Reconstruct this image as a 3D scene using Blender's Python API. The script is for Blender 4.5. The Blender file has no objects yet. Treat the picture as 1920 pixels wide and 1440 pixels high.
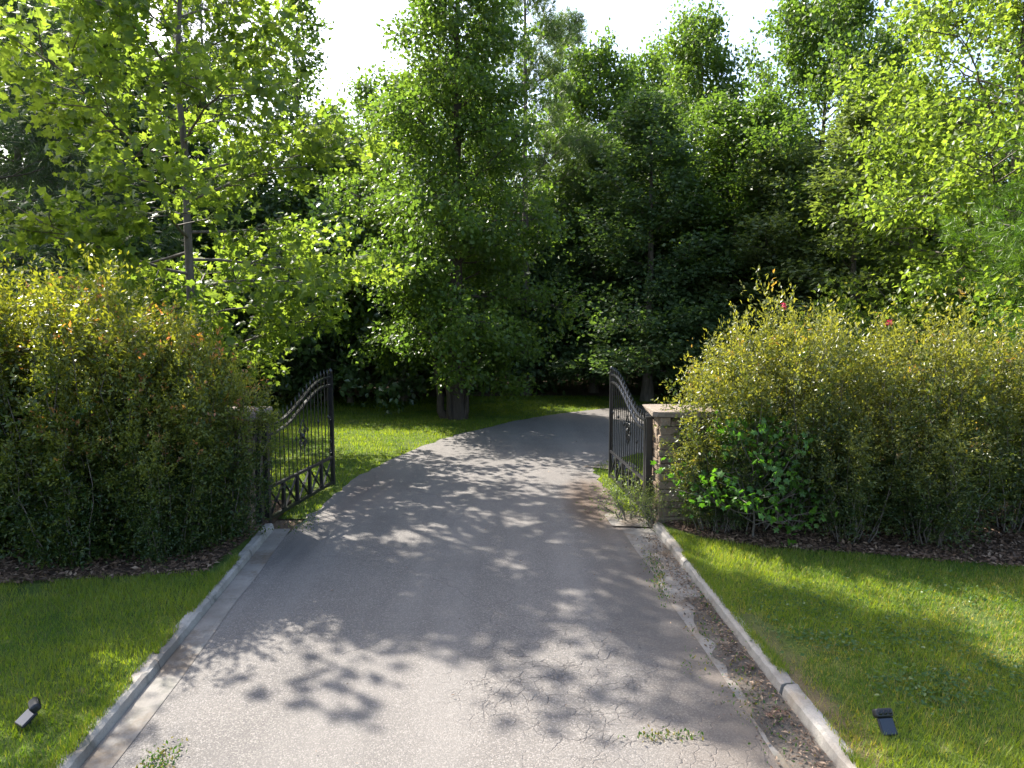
import bpy, bmesh, math, random
import numpy as np
from mathutils import Vector, Matrix

SC = bpy.context.scene
COL = SC.collection
R = math.radians

# ------------------------------------------------------------------ camera, sky, sun, exposure
CAM_H = 3.0
PITCH = 5.5
cam = bpy.data.cameras.new('camera')
cam.sensor_width = 36.0
cam.lens = 25.24
cam.clip_end = 2000
cam_o = bpy.data.objects.new('camera', cam)
cam_o.location = (0, 0, CAM_H)
cam_o.rotation_euler = (R(90 - PITCH), 0, 0)
COL.objects.link(cam_o)
SC.camera = cam_o

SUN_EL, SUN_AZ = 44.0, -45.0          # azimuth measured from +Y towards +X
world = bpy.data.worlds.new('World')
SC.world = world
world.use_nodes = True
wn = world.node_tree.nodes
sky = wn.new('ShaderNodeTexSky')
sky.sky_type = 'NISHITA'
sky.sun_disc = False
sky.sun_elevation = R(SUN_EL)
sky.sun_rotation = R(SUN_AZ)
sky.air_density = 1.0
sky.dust_density = 3.0
sky.ozone_density = 1.0
wn['Background'].inputs['Strength'].default_value = 0.15
world.node_tree.links.new(sky.outputs['Color'], wn['Background'].inputs['Color'])

sun = bpy.data.lights.new('sun', 'SUN')
sun.energy = 4.8
sun.angle = R(0.53)
sun.color = (1.0, 0.95, 0.86)
sun_o = bpy.data.objects.new('sun', sun)
_d = Vector((math.sin(R(SUN_AZ)) * math.cos(R(SUN_EL)), math.cos(R(SUN_AZ)) * math.cos(R(SUN_EL)), math.sin(R(SUN_EL))))
sun_o.rotation_euler = _d.to_track_quat('Z', 'Y').to_euler()
sun_o.location = _d * 60
COL.objects.link(sun_o)

SC.view_settings.view_transform = 'Standard'
SC.view_settings.look = 'None'
SC.view_settings.gamma = 1.0
SC.view_settings.use_curve_mapping = False
SC.view_settings.exposure = 1.7
SC.cycles.max_bounces = 10
SC.cycles.diffuse_bounces = 5
SC.cycles.glossy_bounces = 2
SC.cycles.transmission_bounces = 6
SC.cycles.sample_clamp_indirect = 6.0

# ------------------------------------------------------------------ object helpers
def tag(o, label=None, cat=None, group=None, kind=None):
    if label: o['label'] = label
    if cat: o['category'] = cat
    if group: o['group'] = group
    if kind: o['kind'] = kind
    return o

def empty(name, loc=(0, 0, 0), rz=0.0):
    o = bpy.data.objects.new(name, None)
    o.location = loc
    o.rotation_euler = (0, 0, rz)
    o.empty_display_size = 0.2
    COL.objects.link(o)
    return o

def link(name, me, mat=None, parent=None):
    o = bpy.data.objects.new(name, me)
    if mat is not None and not me.materials:
        me.materials.append(mat)
    COL.objects.link(o)
    if parent is not None:
        o.parent = parent
    return o

def mesh_np(name, V, F, attrs=None, smooth=False):
    V = np.asarray(V, np.float32); F = np.asarray(F, np.int32)
    me = bpy.data.meshes.new(name)
    n, k = F.shape
    me.vertices.add(len(V)); me.vertices.foreach_set('co', V.ravel())
    me.loops.add(n * k); me.loops.foreach_set('vertex_index', F.ravel())
    me.polygons.add(n)
    me.polygons.foreach_set('loop_start', np.arange(0, n * k, k, dtype=np.int32))
    me.polygons.foreach_set('loop_total', np.full(n, k, np.int32))
    if attrs:
        for an, av in attrs.items():
            a = me.attributes.new(an, 'FLOAT', 'POINT')
            a.data.foreach_set('value', np.asarray(av, np.float32))
    me.update(calc_edges=True)
    me.polygons.foreach_set('use_smooth', np.full(n, bool(smooth)))
    me.validate()
    return me

class Tubes:
    """collects tapered polylines into one mesh"""
    def __init__(self): self.V = []; self.F = []; self.n = 0
    def add(self, pts, rad, sides=6):
        pts = np.asarray(pts, float); k = len(pts)
        rad = np.broadcast_to(np.asarray(rad, float), (k,))
        t = np.gradient(pts, axis=0)
        t /= np.linalg.norm(t, axis=1)[:, None] + 1e-9
        ref = np.array([1, 0, 0.]) if abs(t[0, 0]) < 0.8 else np.array([0, 1., 0])
        a = np.cross(t, ref); a /= np.linalg.norm(a, axis=1)[:, None] + 1e-9
        b = np.cross(t, a)
        ang = np.linspace(0, 2 * math.pi, sides, endpoint=False)
        ring = a[:, None, :] * np.cos(ang)[None, :, None] + b[:, None, :] * np.sin(ang)[None, :, None]
        V = pts[:, None, :] + ring * rad[:, None, None]
        base = self.n
        self.V.append(V.reshape(-1, 3)); self.n += k * sides
        i = np.arange(k - 1)[:, None] * sides; j = np.arange(sides)[None, :]; j2 = (j + 1) % sides
        f = np.stack([i + j, i + j2, i + sides + j2, i + sides + j], -1).reshape(-1, 4) + base
        self.F.append(f)
    def mesh(self, name, smooth=True):
        return mesh_np(name, np.concatenate(self.V), np.concatenate(self.F), smooth=smooth)

class Boxes:
    """collects boxes and bars into one mesh"""
    def __init__(self): self.V = []; self.F = []; self.n = 0
    BF = np.array([[0, 3, 2, 1], [4, 5, 6, 7], [0, 1, 5, 4], [1, 2, 6, 5], [2, 3, 7, 6], [3, 0, 4, 7]])
    def bar(self, p0, p1, w, d, up=(0, 0, 1)):
        p0 = np.asarray(p0, float); p1 = np.asarray(p1, float)
        z = p1 - p0; z /= np.linalg.norm(z)
        up = np.asarray(up, float)
        if abs(np.dot(up, z)) > 0.95: up = np.array([0, 1., 0])
        x = np.cross(up, z); x /= np.linalg.norm(x); y = np.cross(z, x)
        c = [(-1, -1), (1, -1), (1, 1), (-1, 1)]
        V = [p + x * a * w / 2 + y * b * d / 2 for p in (p0, p1) for a, b in c]
        self.V.append(np.array(V)); self.F.append(self.BF + self.n); self.n += 8
    def box(self, lo, hi):
        x0, y0, z0 = lo; x1, y1, z1 = hi
        self.V.append(np.array([(x0, y0, z0), (x1, y0, z0), (x1, y1, z0), (x0, y1, z0),
                                (x0, y0, z1), (x1, y0, z1), (x1, y1, z1), (x0, y1, z1)], float))
        self.F.append(self.BF + self.n); self.n += 8
    def mesh(self, name): return mesh_np(name, np.concatenate(self.V), np.concatenate(self.F))

def bevel_mesh(me, width, seg=1):
    bm = bmesh.new(); bm.from_mesh(me)
    bmesh.ops.bevel(bm, geom=bm.edges[:], offset=width, segments=seg, affect='EDGES', profile=0.5)
    bm.to_mesh(me); bm.free(); me.update()
    return me

# ------------------------------------------------------------------ materials
class NT:
    def __init__(self, name):
        self.m = bpy.data.materials.new(name); self.m.use_nodes = True
        self.t = self.m.node_tree; self.t.nodes.clear()
        self.out = self.t.nodes.new('ShaderNodeOutputMaterial')
    def n(self, typ, **kw):
        nd = self.t.nodes.new(typ)
        for k, v in kw.items():
            if k.startswith('i_'):
                key = k[2:]
                key = int(key) if key.isdigit() else key.replace('_', ' ')
                self.put(nd.inputs[key], v)
            else: setattr(nd, k, v)
        return nd
    def put(self, sock, v):
        if isinstance(v, bpy.types.NodeSocket): self.t.links.new(v, sock)
        elif hasattr(v, 'outputs'): self.t.links.new(v.outputs[0], sock)
        else:
            if isinstance(v, tuple) and len(v) == 3 and sock.type == 'RGBA': v = v + (1.0,)
            sock.default_value = v
    def pos(self): return self.n('ShaderNodeNewGeometry').outputs['Position']
    def noise(self, scale, detail=4, rough=0.55, vec=None, dist=0.0):
        nd = self.n('ShaderNodeTexNoise')
        nd.inputs['Scale'].default_value = scale; nd.inputs['Detail'].default_value = detail
        nd.inputs['Roughness'].default_value = rough; nd.inputs['Distortion'].default_value = dist
        self.put(nd.inputs['Vector'], vec if vec is not None else self.pos())
        return nd.outputs['Fac']
    def voro(self, scale, feature='F1', vec=None, rnd=1.0, out='Distance'):
        nd = self.n('ShaderNodeTexVoronoi', feature=feature)
        nd.inputs['Scale'].default_value = scale; nd.inputs['Randomness'].default_value = rnd
        self.put(nd.inputs['Vector'], vec if vec is not None else self.pos())
        return nd.outputs[out]
    def ramp(self, fac, lo, hi):
        nd = self.n('ShaderNodeMapRange', clamp=True)
        self.put(nd.inputs[0], fac); nd.inputs[1].default_value = lo; nd.inputs[2].default_value = hi
        return nd.outputs[0]
    def math(self, op, a, b=0.0, c=None):
        nd = self.n('ShaderNodeMath', operation=op)
        self.put(nd.inputs[0], a); self.put(nd.inputs[1], b)
        if c is not None: self.put(nd.inputs[2], c)
        return nd.outputs[0]
    def mix(self, fac, a, b, mode='MIX'):
        nd = self.n('ShaderNodeMix', data_type='RGBA', blend_type=mode)
        self.put(nd.inputs[0], fac); self.put(nd.inputs[6], a); self.put(nd.inputs[7], b)
        return nd.outputs[2]
    def attr(self, name):
        return self.n('ShaderNodeAttribute', attribute_name=name).outputs['Fac']
    def bump(self, h, strength=0.5, dist=0.01):
        nd = self.n('ShaderNodeBump'); nd.inputs['Strength'].default_value = strength
        nd.inputs['Distance'].default_value = dist; self.put(nd.inputs['Height'], h)
        return nd.outputs[0]
    def near(self, x, y, r0, r1, sx=1.0, sy=1.0, jitter=0.0, jscale=1.5):
        """1 inside r0 of the point, 0 beyond r1, with a ragged edge"""
        p = self.n('ShaderNodeSeparateXYZ'); self.put(p.inputs[0], self.pos())
        dx = self.math('MULTIPLY', self.math('SUBTRACT', p.outputs[0], x), 1 / sx)
        dy = self.math('MULTIPLY', self.math('SUBTRACT', p.outputs[1], y), 1 / sy)
        d = self.math('SQRT', self.math('ADD', self.math('MULTIPLY', dx, dx), self.math('MULTIPLY', dy, dy)))
        if jitter:
            d = self.math('ADD', d, self.math('MULTIPLY', self.math('SUBTRACT', self.noise(jscale, 6, 0.65), 0.5), jitter))
        return self.ramp(d, r1, r0)
    def principled(self, color, rough=0.8, bump=None, spec=0.4, metal=0.0):
        p = self.n('ShaderNodeBsdfPrincipled')
        self.put(p.inputs['Base Color'], color); self.put(p.inputs['Roughness'], rough)
        p.inputs['Specular IOR Level'].default_value = spec
        p.inputs['Metallic'].default_value = metal
        if bump is not None: self.put(p.inputs['Normal'], bump)
        return p
    def done(self, sh):
        self.t.links.new(sh.outputs[0] if hasattr(sh, 'outputs') else sh, self.out.inputs['Surface'])
        return self.m

def leaf_mat(name, c0, c1, flush=(0.35, 0.12, 0.05), trans=0.45, tcol=(1.35, 1.5, 0.45), rough=0.42, spec=0.5):
    t = NT(name)
    c = t.mix(t.attr('tint'), c0, c1)
    c = t.mix(t.attr('flush'), c, flush)
    p = t.principled(c, rough, spec=spec)
    tr = t.n('ShaderNodeBsdfTranslucent')
    t.put(tr.inputs[0], t.mix(1.0, c, tcol, 'MULTIPLY'))
    mx = t.n('ShaderNodeMixShader'); mx.inputs[0].default_value = trans
    t.t.links.new(p.outputs[0], mx.inputs[1]); t.t.links.new(tr.outputs[0], mx.inputs[2])
    return t.done(mx)

M = {}
M['leaf_bright'] = leaf_mat('leaf_bright', (0.055, 0.105, 0.018), (0.140, 0.195, 0.032), trans=0.60, tcol=(2.2, 2.1, 1.1))
M['leaf_mid'] = leaf_mat('leaf_mid', (0.052, 0.100, 0.020), (0.120, 0.180, 0.032), trans=0.52, tcol=(1.75, 1.8, 0.9))
M['leaf_dark'] = leaf_mat('leaf_dark', (0.052, 0.092, 0.040), (0.100, 0.150, 0.056), trans=0.46, tcol=(1.6, 1.7, 0.6), rough=0.5, spec=.35)
M['leaf_glossy'] = leaf_mat('leaf_glossy', (0.045, 0.085, 0.035), (0.080, 0.130, 0.050), trans=0.35, rough=0.30, spec=0.7)
M['leaf_pale'] = leaf_mat('leaf_pale', (0.085, 0.125, 0.045), (0.150, 0.190, 0.075), flush=(0.20, 0.10, 0.05), trans=0.50, tcol=(1.6, 1.6, 0.6))
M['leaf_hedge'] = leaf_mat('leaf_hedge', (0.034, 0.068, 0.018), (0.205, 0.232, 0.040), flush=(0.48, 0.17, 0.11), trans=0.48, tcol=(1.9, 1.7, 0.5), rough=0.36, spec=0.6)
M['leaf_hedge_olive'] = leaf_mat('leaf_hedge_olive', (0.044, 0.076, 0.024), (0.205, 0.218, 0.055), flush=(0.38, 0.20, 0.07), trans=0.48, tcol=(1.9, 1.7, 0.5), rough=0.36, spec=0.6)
M['leaf_sapling'] = leaf_mat('leaf_sapling', (0.045, 0.115, 0.018), (0.09, 0.19, 0.03), trans=0.45, tcol=(1.5, 1.7, 0.5))
M['needle_dark'] = leaf_mat('needle_dark', (0.036, 0.066, 0.030), (0.065, 0.105, 0.042), trans=0.35, tcol=(1.4, 1.5, 0.7))
M['needle_light'] = leaf_mat('needle_light', (0.060, 0.105, 0.030), (0.12, 0.165, 0.05), trans=0.40, tcol=(1.5, 1.6, 0.6))
M['needle_cedar'] = leaf_mat('needle_cedar', (0.045, 0.105, 0.014), (0.11, 0.18, 0.020), trans=0.40, tcol=(1.5, 1.6, 0.5))
M['grass'] = leaf_mat('grass', (0.060, 0.130, 0.016), (0.205, 0.260, 0.036), flush=(0.32, 0.26, 0.11), trans=0.50, tcol=(1.9, 1.8, 0.4), rough=0.5, spec=0.35)
M['weed'] = leaf_mat('weed', (0.035, 0.085, 0.016), (0.075, 0.14, 0.022), flush=(0.22, 0.16, 0.06), trans=0.4)
M['straw'] = leaf_mat('straw', (0.070, 0.042, 0.026), (0.19, 0.115, 0.070), flush=(0.34, 0.24, 0.16), trans=0.15, tcol=(1, 1, 1), rough=0.7)

t = NT('bark'); v = t.n('ShaderNodeMapping'); t.put(v.inputs[0], t.n('ShaderNodeTexCoord').outputs['Object']); v.inputs['Scale'].default_value = (1, 1, 0.18)
nz = t.noise(14, 5, 0.65, v.outputs[0])
M['bark'] = t.done(t.principled(t.mix(t.ramp(nz, 0.3, 0.7), (0.060, 0.048, 0.038), (0.17, 0.145, 0.12)), 0.9, t.bump(nz, 0.8, 0.03)))
t = NT('bark_pale'); v = t.n('ShaderNodeMapping'); t.put(v.inputs[0], t.n('ShaderNodeTexCoord').outputs['Object']); v.inputs['Scale'].default_value = (1, 1, 0.25)
nz = t.noise(12, 5, 0.65, v.outputs[0])
M['bark_pale'] = t.done(t.principled(t.mix(t.ramp(nz, 0.3, 0.7), (0.085, 0.072, 0.060), (0.19, 0.165, 0.14)), 0.9, t.bump(nz, 0.6, 0.02)))

t = NT('bark_dark'); v = t.n('ShaderNodeMapping'); t.put(v.inputs[0], t.n('ShaderNodeTexCoord').outputs['Object']); v.inputs['Scale'].default_value = (1, 1, 0.18)
nz = t.noise(14, 5, 0.65, v.outputs[0])
M['bark_dark'] = t.done(t.principled(t.mix(t.ramp(nz, 0.3, 0.7), (0.030, 0.022, 0.017), (0.085, 0.065, 0.052)), 0.9, t.bump(nz, 0.8, 0.03)))

# forest floor: leaf litter over clay
t = NT('forest_floor')
c = t.mix(t.ramp(t.noise(0.6, 6), 0.35, 0.65), (0.075, 0.050, 0.030), (0.15, 0.10, 0.062))
c = t.mix(t.ramp(t.noise(9, 4), 0.55, 0.7), c, (0.045, 0.060, 0.020))
M['floor'] = t.done(t.principled(c, 0.95, t.bump(t.noise(30, 4), 0.8, 0.03)))

# turf under the blades
def turf(name, worn):
    t = NT(name)
    c = t.mix(t.ramp(t.noise(1.3, 6, 0.6), 0.35, 0.68), (0.060, 0.110, 0.018), (0.170, 0.205, 0.036))
    c = t.mix(t.ramp(t.noise(38, 3, 0.7), 0.42, 0.75), c, (0.028, 0.050, 0.012))
    dry = t.ramp(t.noise(2.7, 5, 0.65), 0.60, 0.74)
    c = t.mix(t.math('MULTIPLY', dry, worn), c, (0.23, 0.185, 0.09))
    g_ = t.n('ShaderNodeSeparateXYZ'); t.put(g_.inputs[0], t.pos())
    off = t.math('ADD', t.math('SUBTRACT', g_.outputs[0], 2.36), t.math('MULTIPLY', g_.outputs[1], 0.034))
    band = t.math('MULTIPLY', t.ramp(t.math('ADD', off, t.math('MULTIPLY', t.noise(2.4, 5, .65), .5)), .62, .42), t.ramp(g_.outputs[1], 7.2, 5.6))
    c = t.mix(t.math('MULTIPLY', t.math('MULTIPLY', band, t.ramp(g_.outputs[0], 1.0, 2.0)), worn), c, (0.20, 0.135, 0.085))
    h = t.math('ADD', t.noise(55, 3, 0.7), t.math('MULTIPLY', t.noise(4, 3), 1.4))
    return t.done(t.principled(c, 0.9, t.bump(h, 0.9, 0.05), spec=0.2))
M['turf'] = turf('turf', 0.75)
M['turf_far'] = turf('turf_far', 0.35)

t = NT('mulch')
c = t.mix(t.ramp(t.noise(3, 6), 0.3, 0.7), (0.045, 0.031, 0.022), (0.105, 0.070, 0.047))
M['mulch'] = t.done(t.principled(c, 0.95, t.bump(t.noise(40, 5), 1.0, 0.04), spec=0.2))

# worn asphalt
t = NT('asphalt')
base = t.mix(t.ramp(t.noise(0.35, 5, 0.6), 0.35, 0.65), (0.102, 0.092, 0.083), (0.146, 0.130, 0.116))
agg = t.n('ShaderNodeTexVoronoi', feature='F1'); agg.inputs['Scale'].default_value = 105; t.put(agg.inputs['Vector'], t.pos())
sp = t.n('ShaderNodeSeparateColor'); t.put(sp.inputs[0], agg.outputs['Color'])
base = t.mix(t.math('MULTIPLY', t.ramp(sp.outputs[0], 0.55, 1.0), 0.55), base, (0.30, 0.275, 0.25))
base = t.mix(t.math('MULTIPLY', t.ramp(sp.outputs[1], 0.6, 1.0), 0.55), base, (0.055, 0.053, 0.055))
base = t.mix(t.math('MULTIPLY', t.ramp(t.noise(170, 2, 0.8), 0.5, 0.8), 0.35), base, (0.08, 0.075, 0.075))
# reddish dust along the margins, brown silt by the right gate, tar-dark left edge
px = t.n('ShaderNodeSeparateXYZ'); t.put(px.inputs[0], t.pos())
edge = t.math('ADD', px.outputs[0], t.math('MULTIPLY', t.math('SUBTRACT', t.noise(1.1, 6, 0.65), 0.5), 1.3))
nearmask = t.ramp(px.outputs[1], 11.5, 9.5)
base = t.mix(t.math('MULTIPLY', t.math('MULTIPLY', t.ramp(edge, 0.85, 1.85), nearmask), 0.85), base, (0.115, 0.092, 0.073))
base = t.mix(t.math('MULTIPLY', t.near(1.45, 11.4, 0.35, 0.75, 0.95, 2.9, 0.45), 0.92), base, (0.085, 0.054, 0.034))
base = t.mix(t.math('MULTIPLY', t.near(-2.75, 9.0, 0.1, 0.6, 0.6, 2.0, 0.5), 0.75), base, (0.045, 0.044, 0.046))
base = t.mix(t.math('MULTIPLY', t.near(-2.5, 12.2, 0.2, 0.9, 0.9, 2.6, 0.6), 0.5), base, (0.135, 0.100, 0.085))
base = t.mix(t.math('MULTIPLY', t.near(1.35, 7.6, 0.3, 1.0, 0.8, 2.2, 0.8, 1.2), 0.45), base, (0.060, 0.056, 0.054))
mp = t.n('ShaderNodeMapping'); t.put(mp.inputs[0], t.pos()); mp.inputs['Scale'].default_value = (1.0, 0.06, 1.0)
base = t.mix(t.math('MULTIPLY', t.ramp(t.noise(1.5, 4, 0.55, mp.outputs[0]), 0.46, 0.62), 0.35), base, (0.185, 0.170, 0.155))
base = t.mix(t.math('MULTIPLY', t.ramp(t.noise(0.8, 6, 0.7), 0.56, 0.70), 0.35), base, (0.085, 0.078, 0.074))
# crack network near the right middle and a few long hairlines
wv = t.n('ShaderNodeVectorMath', operation='ADD'); t.put(wv.inputs[0], t.pos())
nv = t.n('ShaderNodeTexNoise'); nv.inputs['Scale'].default_value = 3.0; nv.inputs['Detail'].default_value = 4; t.put(nv.inputs['Vector'], t.pos())
sv = t.n('ShaderNodeVectorMath', operation='SCALE'); t.put(sv.inputs[0], nv.outputs['Color']); sv.inputs['Scale'].default_value = 0.28; t.put(wv.inputs[1], sv.outputs[0])
ck = t.voro(8.5, 'DISTANCE_TO_EDGE', wv.outputs[0])
zone = t.math('MAXIMUM', t.near(0.45, 5.9, 0.35, 1.25, 1.1, 1.35, 0.9, 2.0), t.math('MULTIPLY', t.near(0.9, 4.9, 0.2, 1.1, 1.3, 0.9, 0.9, 2.0), 0.7))
crack = t.math('MULTIPLY', t.ramp(ck, 0.055, 0.012), t.math('MULTIPLY', zone, t.ramp(t.noise(4.0, 3), 0.42, 0.60)))
ck2 = t.voro(0.42, 'DISTANCE_TO_EDGE', wv.outputs[0])
crack2 = t.math('MULTIPLY', t.ramp(ck2, 0.006, 0.001), t.ramp(t.noise(0.9, 3), 0.48, 0.56))
crack = t.math('MAXIMUM', crack, t.math('MULTIPLY', crack2, 0.45))
base = t.mix(t.math('MULTIPLY', crack, 0.34), base, (0.045, 0.033, 0.033))
h = t.math('SUBTRACT', t.math('MULTIPLY', agg.outputs['Distance'], -0.35), t.math('MULTIPLY', crack, 1.6))
M['asphalt'] = t.done(t.principled(base, 0.85, t.bump(h, 0.7, 0.012), spec=0.35))

# old concrete of kerb and gutter
def concrete(name, dirt, moss, a=(0.235, 0.215, 0.19), b=(0.36, 0.335, 0.30)):
    t = NT(name)
    c = t.mix(t.ramp(t.noise(2.2, 6, 0.65), 0.3, 0.7), a, b)
    c = t.mix(t.math('MULTIPLY', t.ramp(t.noise(90, 3, 0.7), 0.45, 0.75), 0.5), c, (0.15, 0.14, 0.13))
    c = t.mix(t.math('MULTIPLY', t.ramp(t.noise(1.4, 6, 0.7), 0.48, 0.62), dirt), c, (0.115, 0.085, 0.060))
    c = t.mix(t.math('MULTIPLY', t.ramp(t.noise(3.1, 6, 0.7), 0.55, 0.7), moss), c, (0.080, 0.085, 0.065))
    return t.done(t.principled(c, 0.9, t.bump(t.noise(60, 4, 0.7), 0.5, 0.008), spec=0.25))
M['kerb'] = concrete('kerb_concrete', 0.5, 0.75)
M['gutter'] = concrete('gutter_concrete', 0.8, 0.6, (0.15, 0.135, 0.118), (0.255, 0.235, 0.21))
t = NT('silt')
c = t.mix(t.ramp(t.noise(1.7, 6, 0.7), 0.35, 0.65), (0.085, 0.074, 0.062), (0.155, 0.132, 0.110))
c = t.mix(t.ramp(t.noise(1.05, 4, 0.6), 0.60, 0.68), c, (0.33, 0.155, 0.090))
c = t.mix(t.math('MULTIPLY', t.ramp(t.noise(45, 4, 0.8), 0.5, 0.7), 0.7), c, (0.055, 0.045, 0.035))
M['silt'] = t.done(t.principled(c, 0.95, t.bump(t.noise(45, 5, 0.8), 0.9, 0.02), spec=0.2))

def stone(name, a, b):
    t = NT(name)
    oi = t.n('ShaderNodeObjectInfo')
    c = t.mix(oi.outputs['Random'], a, b)
    c = t.mix(t.math('MULTIPLY', t.ramp(t.noise(11, 6, 0.7), 0.4, 0.7), 0.55), c, (0.10, 0.075, 0.055))
    return t.done(t.principled(c, 0.9, t.bump(t.noise(28, 5, 0.7), 0.8, 0.02), spec=0.25))
M['stone'] = stone('fieldstone', (0.15, 0.102, 0.068), (0.29, 0.218, 0.155))
M['cap'] = stone('capstone', (0.20, 0.155, 0.12), (0.25, 0.205, 0.165))
t = NT('mortar'); M['mortar'] = t.done(t.principled(t.mix(t.noise(20), (0.05, 0.042, 0.034), (0.10, 0.085, 0.07)), 0.95))
t = NT('iron'); M['iron'] = t.done(t.principled(t.mix(t.ramp(t.noise(16, 4), 0.55, 0.75), (0.012, 0.012, 0.013), (0.030, 0.027, 0.025)), t.ramp(t.noise(9), -0.4, 2.0), spec=0.6))
t = NT('black_plastic'); M['plastic'] = t.done(t.principled(t.mix(t.noise(12), (0.010, 0.011, 0.013), (0.022, 0.023, 0.026)), 0.42))
t = NT('lamp_hole'); M['hole'] = t.done(t.principled((0.004, 0.004, 0.005), 0.25))
t = NT('solar_cell')
pp = t.n('ShaderNodeTexCoord').outputs['Object']
M['solar'] = t.done(t.principled(t.mix(t.ramp(t.noise(300, 2, 0.5, pp), 0.4, 0.6), (0.012, 0.014, 0.019), (0.018, 0.021, 0.027)), 0.12, spec=0.8))

# ------------------------------------------------------------------ ground, drive, kerbs
rng = np.random.default_rng(7)

def sheet(name, outline, z, mat, kind='structure', thick=0.0):
    bm = bmesh.new()
    vs = [bm.verts.new((x, y, z)) for x, y in outline]
    f = bm.faces.new(vs)
    if f.normal.z < 0: f.normal_flip()
    bm.normal_update()
    if thick:
        ret = bmesh.ops.extrude_face_region(bm, geom=[f])
        for v in [g for g in ret['geom'] if isinstance(g, bmesh.types.BMVert)]: v.co.z = z
        for v in vs: v.co.z = z - thick
    bmesh.ops.recalc_face_normals(bm, faces=bm.faces[:])
    bmesh.ops.triangulate(bm, faces=bm.faces[:])
    me = bpy.data.meshes.new(name); bm.to_mesh(me); bm.free()
    if not thick and me.polygons[0].normal.z < 0: me.flip_normals()
    o = link(name, me, mat); o['kind'] = kind
    return o

def catmull(pts, n=10):
    P = np.array([2 * np.array(pts[0]) - np.array(pts[1])] + [np.array(p) for p in pts] + [2 * np.array(pts[-1]) - np.array(pts[-2])], float)
    out = []
    for i in range(1, len(P) - 2):
        for u in np.linspace(0, 1, n, endpoint=False):
            a, b, c, d = P[i - 1], P[i], P[i + 1], P[i + 2]
            out.append(0.5 * ((2 * b) + (-a + c) * u + (2 * a - 5 * b + 4 * c - d) * u * u + (-a + 3 * b - 3 * c + d) * u ** 3))
    out.append(P[-2]); return np.array(out)

sheet('ground', [(-700, -200), (700, -200), (700, 900), (-700, 900)], -0.03, M['floor'])

# the drive: left margin and right margin, both as they run past the gate and bend right
L_edge = catmull([(-2.35, 1.0), (-2.72, 5.0), (-3.02, 8.0), (-3.08, 9.8), (-2.99, 11.4), (-2.84, 13.3), (-2.32, 15.4), (-1.58, 17.46), (-0.84, 18.7), (0.63, 20.87), (3.11, 23.0), (6.5, 24.6), (11, 25.4), (18, 25.6)], 8)
R_edge = catmull([(2.10, 1.0), (1.93, 4.5), (1.80, 7.5), (1.74, 9.9), (1.66, 11.5), (1.64, 12.9), (1.60, 13.9), (2.10, 14.7), (3.2, 15.8), (4.6, 16.9), (6.6, 17.9), (9.0, 18.5), (13, 18.7), (18, 18.7)], 8)
jl = np.cumsum(rng.normal(0, 0.02, len(L_edge))); jl -= np.linspace(0, jl[-1], len(jl))
L_edge[:, 0] += np.where(L_edge[:, 1] > 10, rng.normal(0, 0.035, len(L_edge)), 0)
R_edge[:, 0] += np.where(R_edge[:, 1] > 10, rng.normal(0, 0.03, len(R_edge)), 0)
V = np.concatenate([np.c_[L_edge, np.full(len(L_edge), 0.0)], np.c_[R_edge, np.full(len(R_edge), 0.0)]])
n = len(L_edge); i = np.arange(n - 1)
F = np.stack([i, n + i, n + i + 1, i + 1], 1)
drive = link('driveway', mesh_np('driveway', V, F), M['asphalt']); drive['kind'] = 'structure'

far_left = [(-40, 11.0), (-3.5, 11.0)] + [tuple(p) for p in L_edge if p[1] > 11.05] + [(18, 31), (2, 28.6), (-2, 27.8), (-7, 27.2), (-14, 27.5), (-40, 29)]
sheet('far_lawn', [(-40, 10.4), (2.6, 10.4), (40, 10.4), (40, 27.6), (16, 27.0), (9, 26.6), (4.5, 26.2), (0.5, 26.6), (-4, 26.0), (-8, 25.6), (-14, 25.9), (-40, 27)], -0.008, M['turf_far'])

KL0, KL1 = np.array((-2.63, 1.0)), np.array((-3.40, 9.85))       # line of the left kerb
KR0, KR1 = np.array((2.34, 1.0)), np.array((2.04, 9.9))
def lerp2(a, b, u): return a * (1 - u) + b * u
def klx(y): return KL0[0] + (KL1[0] - KL0[0]) * (y - KL0[1]) / (KL1[1] - KL0[1])
def krx(y): return KR0[0] + (KR1[0] - KR0[0]) * (y - KR0[1]) / (KR1[1] - KR0[1])

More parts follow.
